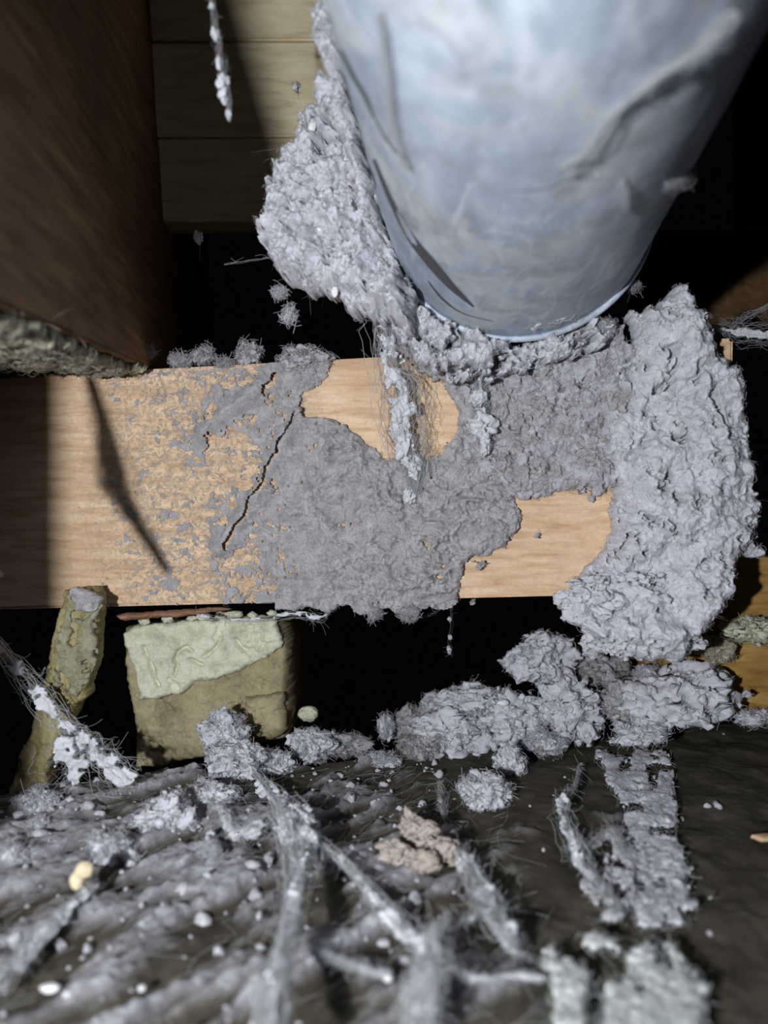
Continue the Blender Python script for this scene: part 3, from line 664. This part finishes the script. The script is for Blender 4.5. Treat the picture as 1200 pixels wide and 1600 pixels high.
pillow('stone_knob', [(385, 1088), (445, 1080), (452, 1140), (420, 1158), (385, 1140)], lambda u, v: P(u, v, 0.315), (-0.05, -1, 0.1), 0.006, 0.006, M_stone, 1.8, 4, 0.03, 18, 0.2, 110, 0.0006, 323, parent=block)
pillow('wood_strip', [(178, 960), (250, 954), (345, 948), (360, 952), (300, 962), (190, 970)], lambda u, v: P(u, v, 0.296), (0, -1, 0.1), 0.002, 0.01, M_red, 1.4, 2, 0.05, 6, 0.3, 300, 0.0004, 331,
       label='thin reddish wooden strip wedged beneath the beam', cat='strip')
for k, (a, c, ru, rv) in enumerate(((225, 972, 8, 5), (262, 968, 9, 5), (300, 966, 8, 4), (318, 964, 10, 5), (345, 962, 9, 6), (365, 960, 14, 6), (395, 962, 8, 6), (425, 958, 8, 5))):
    clump(a, c, 0.312, ru, rv, 340 + k, 'pale crumb of mortar lying along the top of the plastered block', M_plaster, fuzz=0, level=4, amp=0.4, name='mortar_crumb', cat='crumb', group='mortar crumbs on the block')
clump(483, 1116, 0.335, 16, 12, 351, 'lone pale pebble in the dark beside the block', M_plaster, fuzz=0, level=5, amp=0.25, freq=1.0, name='pebble', cat='stone')
web([(310, 962, 5), (360, 968, 8), (420, 966, 6), (455, 958, 12), (500, 964, 14), (515, 952, 4)], 0.283, 24, 352, 'curling wisp of lint under the beam edge', M_web, 0.00006, 120)
web([(703, 940, 2), (704, 975, 3), (702, 1005, 3), (706, 1025, 2)], 0.30, 3, 353, 'faint dotted thread hanging in the black gap', M_mid, 0.00004, 16, [(703, 968, 3, 4), (703, 995, 3, 4), (701, 1015, 4, 6)])
web([(700, 945, 2), (670, 962, 3), (650, 965, 2)], 0.30, 3, 354, 'faint sagging thread in the black gap', M_mid, 0.00004, 10)
clump(585, 956, 0.285, 9, 14, 355, 'pale tab of lint hanging from the beam edge', M_mid, fuzz=80, level=5, name='lint_tab')
clump(640, 958, 0.285, 14, 10, 356, 'ragged lint beard under the beam edge', M_mid, fuzz=160, level=5, name='lint_tab')

# ochre timbers at lower right
plank(1040, 1400, 868, 990, 0.330, M_ochre, 'brown_timber', None, 0.05, label='dim brown timber behind the hanging dust mass', cat='timber')
plank(1040, 1400, 1003, 1118, 0.318, M_ochre, 'ochre_timber', None, 0.06, label='ochre timber lying on the ledge below the brown one', cat='timber')
clump(1175, 985, 0.312, 45, 22, 361, 'pale dust lying on the ochre timber at the picture edge', M_plaster, fuzz=150, name='dust_drift')
clump(1120, 1015, 0.306, 30, 20, 362, 'yellowish dust on the ochre timber beside the mass', M_olive, fuzz=150, name='dust_drift')

# ------------------------------------------------------------------ clumps on the ledge
CL = [(842, 1030, .318, 50, 38, 'upper white clump at the top of the heap by the black gap'), (745, 1092, .322, 58, 22, 'long low white clump pointing into the black gap'), (705, 1150, .315, 55, 34, 'white clump at the near left foot of the heap'),
      (890, 1105, .308, 52, 46, 'rounded white clump in the middle of the heap'), (1062, 1088, .300, 72, 52, 'largest white clump of the heap, nearest the ochre timber'), (975, 1100, .312, 38, 34, 'shaded clump tucked between two larger white clumps'),
      (800, 1128, .312, 48, 40, 'grey white clump in front of the long low one'), (930, 1045, .328, 46, 30, 'dim clump behind the heap under the hanging mass'), (602, 1136, .322, 11, 18, 'small bright clump alone at the edge of the gap'),
      (640, 1132, .332, 26, 28, 'dim brownish clump beside the small bright one'), (655, 1170, .308, 34, 22, 'low grey clump below the dim brownish one'), (1000, 1145, .295, 40, 20, 'flat clump at the foot of the heap'),
      (352, 1142, .292, 34, 32, 'bright fluffy clump standing before the block'), (372, 1188, .283, 50, 30, 'fluffy clump under the bright one before the block'), (485, 1166, .305, 36, 24, 'sparkling clump in front of the lone pebble'),
      (425, 1192, .290, 36, 20, 'grey clump between the two fluffy ones'), (540, 1165, .315, 34, 18, 'low dim clump along the ledge edge'), (258, 1285, .236, 46, 40, 'smooth pale ball of fluff on the streaked ledge'),
      (172, 1330, .216, 36, 22, 'pale puff just beyond the cream nugget'), (58, 1252, .250, 30, 18, 'white puff at the foot of the stake'), (64, 1298, .232, 14, 22, 'slim upright puff near the picture edge'),
      (330, 1250, .255, 44, 24, 'loose fluff behind the smooth pale ball'), (758, 1240, .258, 44, 30, 'soft white cloud of dust lying alone on the dark ledge'), (798, 1190, .284, 24, 24, 'small soft cloud above the lone white one'),
      (1178, 1122, .300, 26, 13, 'pale clump on the ledge at the picture edge'), (868, 1062, .322, 30, 22, 'little clump bridging the upper clump and the heap'), (1020, 1058, .312, 30, 18, 'jagged clump wedged under the hanging mass'), (680, 1100, .33, 22, 14, 'little pale clump at the tip of the long low one'), (850, 1160, .30, 30, 16, 'low crumbly clump in front of the rounded one'), (590, 1190, .298, 30, 12, 'thin scatter of dust on the ledge edge'),
      (20, 1335, .21, 22, 14, 'pale puff cut by the picture edge'), (330, 1332, .21, 10, 9, 'tiny round puff on the ledge')]
for k, (a, c, d_, ru, rv, tx) in enumerate(CL):
    ru, rv = ru * 1.03, rv * 1.03
    dim = 'dim' in tx or 'shaded' in tx  # dim and shaded clumps get the darker dust, shade put into their colour
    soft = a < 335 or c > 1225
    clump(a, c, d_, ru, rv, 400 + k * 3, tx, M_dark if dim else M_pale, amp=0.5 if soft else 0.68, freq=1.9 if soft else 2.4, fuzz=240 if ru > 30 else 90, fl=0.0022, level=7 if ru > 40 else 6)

# crumbs too many to count on the ledge
Vs, Ts, n0 = [], [], 0; p3, t3 = ico(2); r_ = np.random.default_rng(77)
for k in range(620):
    x = r_.uniform(-0.13, 0.02) if r_.random() < 0.88 else r_.uniform(0, 0.15); y = r_.uniform(0.14, 1) ** 0.8 * (edge_y(x))
    if y < 0.14: continue
    s = 0.00035 + 0.0011 * r_.random() ** 4; q = p3 * 1.5 + k
    Vs.append(np.array([x, y, float(floor_z(np.array([x]), np.array([y]))[0]) + s * 0.3]) + p3 * (1 + 0.6 * billow(q, 3, k))[:, None] * s * r_.uniform(0.6, 1.4, 3)); Ts.append(t3 + n0); n0 += len(p3)
link('dust_crumbs', mesh_np('dust_crumbs', np.concatenate(Vs), tris=np.concatenate(Ts), mat=M_mid), None, 'scattered grey dust crumbs over the ledge', 'dust', None, 'stuff')
# lint lying over the ledge
n = 900; x = r_.uniform(-0.15, 0.04, n); y = r_.uniform(0.14, 0.29, n); th = r_.normal(1.05, 0.5, n); L_ = r_.uniform(0.002, 0.014, n); t = np.linspace(-.5, .5, 8)
cur = r_.normal(0, 0.18, n)
px_ = x[:, None] + (np.cos(th) * L_)[:, None] * t - (np.sin(th) * L_ * cur)[:, None] * t ** 2 * 2; py_ = y[:, None] + (np.sin(th) * L_)[:, None] * t + (np.cos(th) * L_ * cur)[:, None] * t ** 2 * 2
pp = np.stack([px_, py_, floor_z(px_, py_) + 0.0005], -1); pp[..., 2] = pp[..., 2] * 0.5 + pp[..., 2].mean(1, keepdims=True) * 0.5 + 0.0004
V_, Q_ = tubes(pp, 0.00003 + 0.00005 * r_.random(n)); link('lint_threads', mesh_np('lint_threads', V_, Q_, mat=M_mid), None, 'loose threads of lint strewn over the ledge', 'lint', None, 'stuff')

# ------------------------------------------------------------------ webs over the ledge
nf_ = near_floor
web([(-20, 990, 14), (40, 1060, 22), (100, 1130, 26), (150, 1175, 40), (205, 1222, 50)], lambda u, v: np.interp(u, [-20, 205], [0.262, 0.252]), 70, 501, 'sloping web rope from the picture edge down past the stake', M_web, 0.00008, 300)
web([(0, 1000, 3), (30, 1035, 4), (60, 1055, 3), (70, 1042, 2)], 0.268, 5, 502, 'thin thread sagging beside the stake', M_web, 0.00006, 14)
web([(88, 1150, 30), (110, 1180, 60), (130, 1205, 80)], 0.256, 40, 503, 'open web lattice at the foot of the stake', M_web, 0.00006, 160, ll=0.004)
web([(395, 1205, 14), (430, 1245, 22), (465, 1290, 60), (468, 1340, 34), (462, 1400, 20), (448, 1470, 22), (432, 1540, 26), (420, 1640, 30)], lambda u, v: floor_d(v) * np.interp(v, [1205, 1290, 1640], [0.98, 0.90, 0.86]), 150, 511,
    'thick white web stalk falling from a starry knot', M_web, 0.00010, 700, [(468, 1285, 24, 22), (480, 1310, 16, 18), (448, 1300, 12, 16)])
web([(478, 1300, 10), (540, 1350, 14), (600, 1420, 30), (650, 1470, 34), (672, 1470, 20)], nf_(0.93), 60, 512, 'loose web running from the starry knot to the forked one', M_web, 0.00008, 240)
web([(465, 1280, 16), (420, 1290, 30), (370, 1300, 30), (345, 1260, 12)], nf_(0.94), 50, 513, 'tangled web spreading sideways from the starry knot', M_web, 0.00007, 300)
web([(690, 1455, 24), (665, 1490, 30), (662, 1540, 36), (655, 1620, 40)], nf_(0.90), 110, 514, 'broad white web stalk beneath the forked web', M_web, 0.0001, 500)
web([(722, 1335, 16), (745, 1375, 26), (765, 1420, 34), (790, 1460, 26), (806, 1485, 12)], nf_(0.94), 110, 515, 'forked white web curling down beside the dry leaf', M_web, 0.00009, 500, [(730, 1350, 14, 14), (760, 1400, 16, 16), (795, 1462, 12, 16)])
web([(762, 1400, 18), (735, 1430, 20), (700, 1450, 20), (668, 1470, 16)], nf_(0.935), 60, 516, 'web branch linking the fork to the broad stalk', M_web, 0.00008, 260)
web([(690, 1500, 10), (740, 1530, 14), (800, 1525, 12), (850, 1530, 8)], nf_(0.93), 30, 517, 'thin web reaching across toward the pale curtain', M_web, 0.00007, 120)
web([(500, 1490, 8), (540, 1505, 12), (600, 1525, 8)], nf_(0.94), 16, 518, 'short thin web lying right of the white stalk', M_web, 0.00007, 80)
web([(905, 1195, 3), (898, 1230, 8), (875, 1258, 22), (890, 1300, 22), (905, 1345, 26), (935, 1380, 12), (960, 1425, 12)], nf_(0.95), 70, 519, 'crooked narrow web beside the tall dust curtain', M_web, 0.00008, 300, [(882, 1255, 10, 14), (905, 1345, 8, 16)])
web([(905, 1345, 8), (930, 1310, 12), (960, 1300, 10), (975, 1330, 8)], nf_(0.95), 24, 520, 'looping web between crooked web and curtain', M_web, 0.00007, 120)
web([(688, 1220, 8), (690, 1250, 12), (694, 1280, 5)], nf_(0.96), 16, 521, 'faint upright wisp above the dry leaf', M_web, 0.00006, 60)
web([(-20, 1560, 30), (60, 1470, 26), (130, 1400, 20), (145, 1390, 10)], nf_(0.95), 50, 522, 'soft web streak below the cream nugget', M_web, 0.00008, 200)

# tall curtain of pale dust draped on the ledge, and the paler one in front
cur1 = [(935, 1172), (1040, 1180), (1058, 1240), (1066, 1330), (1075, 1370), (1108, 1400), (1085, 1420), (1060, 1440), (1010, 1450), (990, 1400), (985, 1300), (965, 1250), (945, 1210)]
def lifted(k): return lambda u, v: P(u, v, floor_d(np.maximum(v, 1120)) * k)
c1 = pillow('dust_curtain', cur1, lifted(0.975), (0, -0.65, 0.75), 0.0013, 0.0012, M_pale, 1.7, 17, 0.05, 16, 0.8, 300, 0.0008, 601, hole=0.42, hole_f=0.05, label='tall pale dust curtain draped down the dark ledge', cat='dust')
add_fuzz(c1, 1200, 0.003, 0.00006, M_web, 602); nap(c1, 4000, M_pale, 605, 0.0016)
c1b = pillow('dust_veil', [(905, 1330), (960, 1290), (990, 1300), (995, 1400), (970, 1440), (925, 1440), (915, 1390)], lifted(0.97), (0, -0.65, 0.75), 0.0012, 0.002, M_mid, 2.0, 14, 0.04, 12, 0.5, 150, 0.0008, 603, hole=0.1, hole_f=0.06,
             label='thin grey veil of dust next to the tall curtain', cat='dust')
add_fuzz(c1b, 700, 0.004, 0.00006, M_web, 604)
cur2 = [(918, 1452), (960, 1460), (1040, 1475), (1070, 1500), (1098, 1560), (1105, 1640), (960, 1640), (870, 1600), (850, 1510), (862, 1482), (900, 1490)]
c2 = pillow('dust_curtain', cur2, lifted(0.95), (0, -0.65, 0.75), 0.0014, 0.0015, M_veil, 1.9, 18, 0.04, 18, 0.8, 260, 0.0008, 611, hole=0.32, hole_f=0.028, label='blurred pale dust curtain nearest the lens', cat='dust')
add_fuzz(c2, 1200, 0.003, 0.00006, M_veil, 612); nap(c2, 3000, M_veil, 613, 0.0016)

# dry leaf fragment, nugget, flakes, splinter
def leaf_bits():
    root = link('dry_leaf', None, label='crumpled brownish dry leaf fragment on the ledge', cat='leaf')
    for k, (a, c, ru, rv) in enumerate(((655, 1310, 32, 24), (620, 1330, 26, 16), (690, 1335, 26, 22), (660, 1350, 24, 16), (640, 1290, 14, 20))):
        d_ = float(floor_d(c + 12)) * 0.97; s = d_ / F
        link('leaf_lobe', blob_mesh('leaf_lobe', P(a, c, d_), (ru * s, 14 * s, rv * s), 620 + k, 0.7, 2.0, M_leaf, 5), root)
leaf_bits()
ng = link('cream_nugget', None, label='cream coloured double nugget on the streaked ledge', cat='nugget')
for k, (a, c, ru, rv) in enumerate(((132, 1358, 14, 12), (121, 1376, 11, 14))):
    d_ = 0.188; s = d_ / F; link('lobe', blob_mesh('lobe', P(a, c, d_), (ru * s, 11 * s, rv * s), 640 + k, 0.18, 1.0, M_cream, 5), ng)
for k, (a, c, ru, rv, tx) in enumerate(((78, 1544, 15, 9, 'bright white flake at the near edge of the ledge'), (104, 1553, 6, 5, 'small white flake beside the bright one'), (222, 1544, 6, 6, 'white grain on the near dusty ledge'), (606, 1528, 8, 8, 'single white grain between two web stalks'), (786, 1098, 9, 7, 'cream chip lodged in the heap of clumps'))):
    d_ = float(floor_d(c + 4)) * 0.985 if c > 1200 else 0.302; s = d_ / F
    link('white_flake', blob_mesh('white_flake', P(a, c, d_), (ru * s, rv * s, rv * s * 0.7), 650 + k, 0.2, 1.0, M_white, 4), None, tx, 'flake')
pillow('wood_splinter', [(1166, 1306), (1190, 1302), (1230, 1304), (1230, 1314), (1190, 1314)], lifted(0.98), (0, -0.6, 0.8), 0.0012, 0.0015, M_beam, 1.5, 1, 0.05, 5, 0.1, 200, 0.0001, 661,
       label='short tan splinter at the picture edge', cat='splinter')
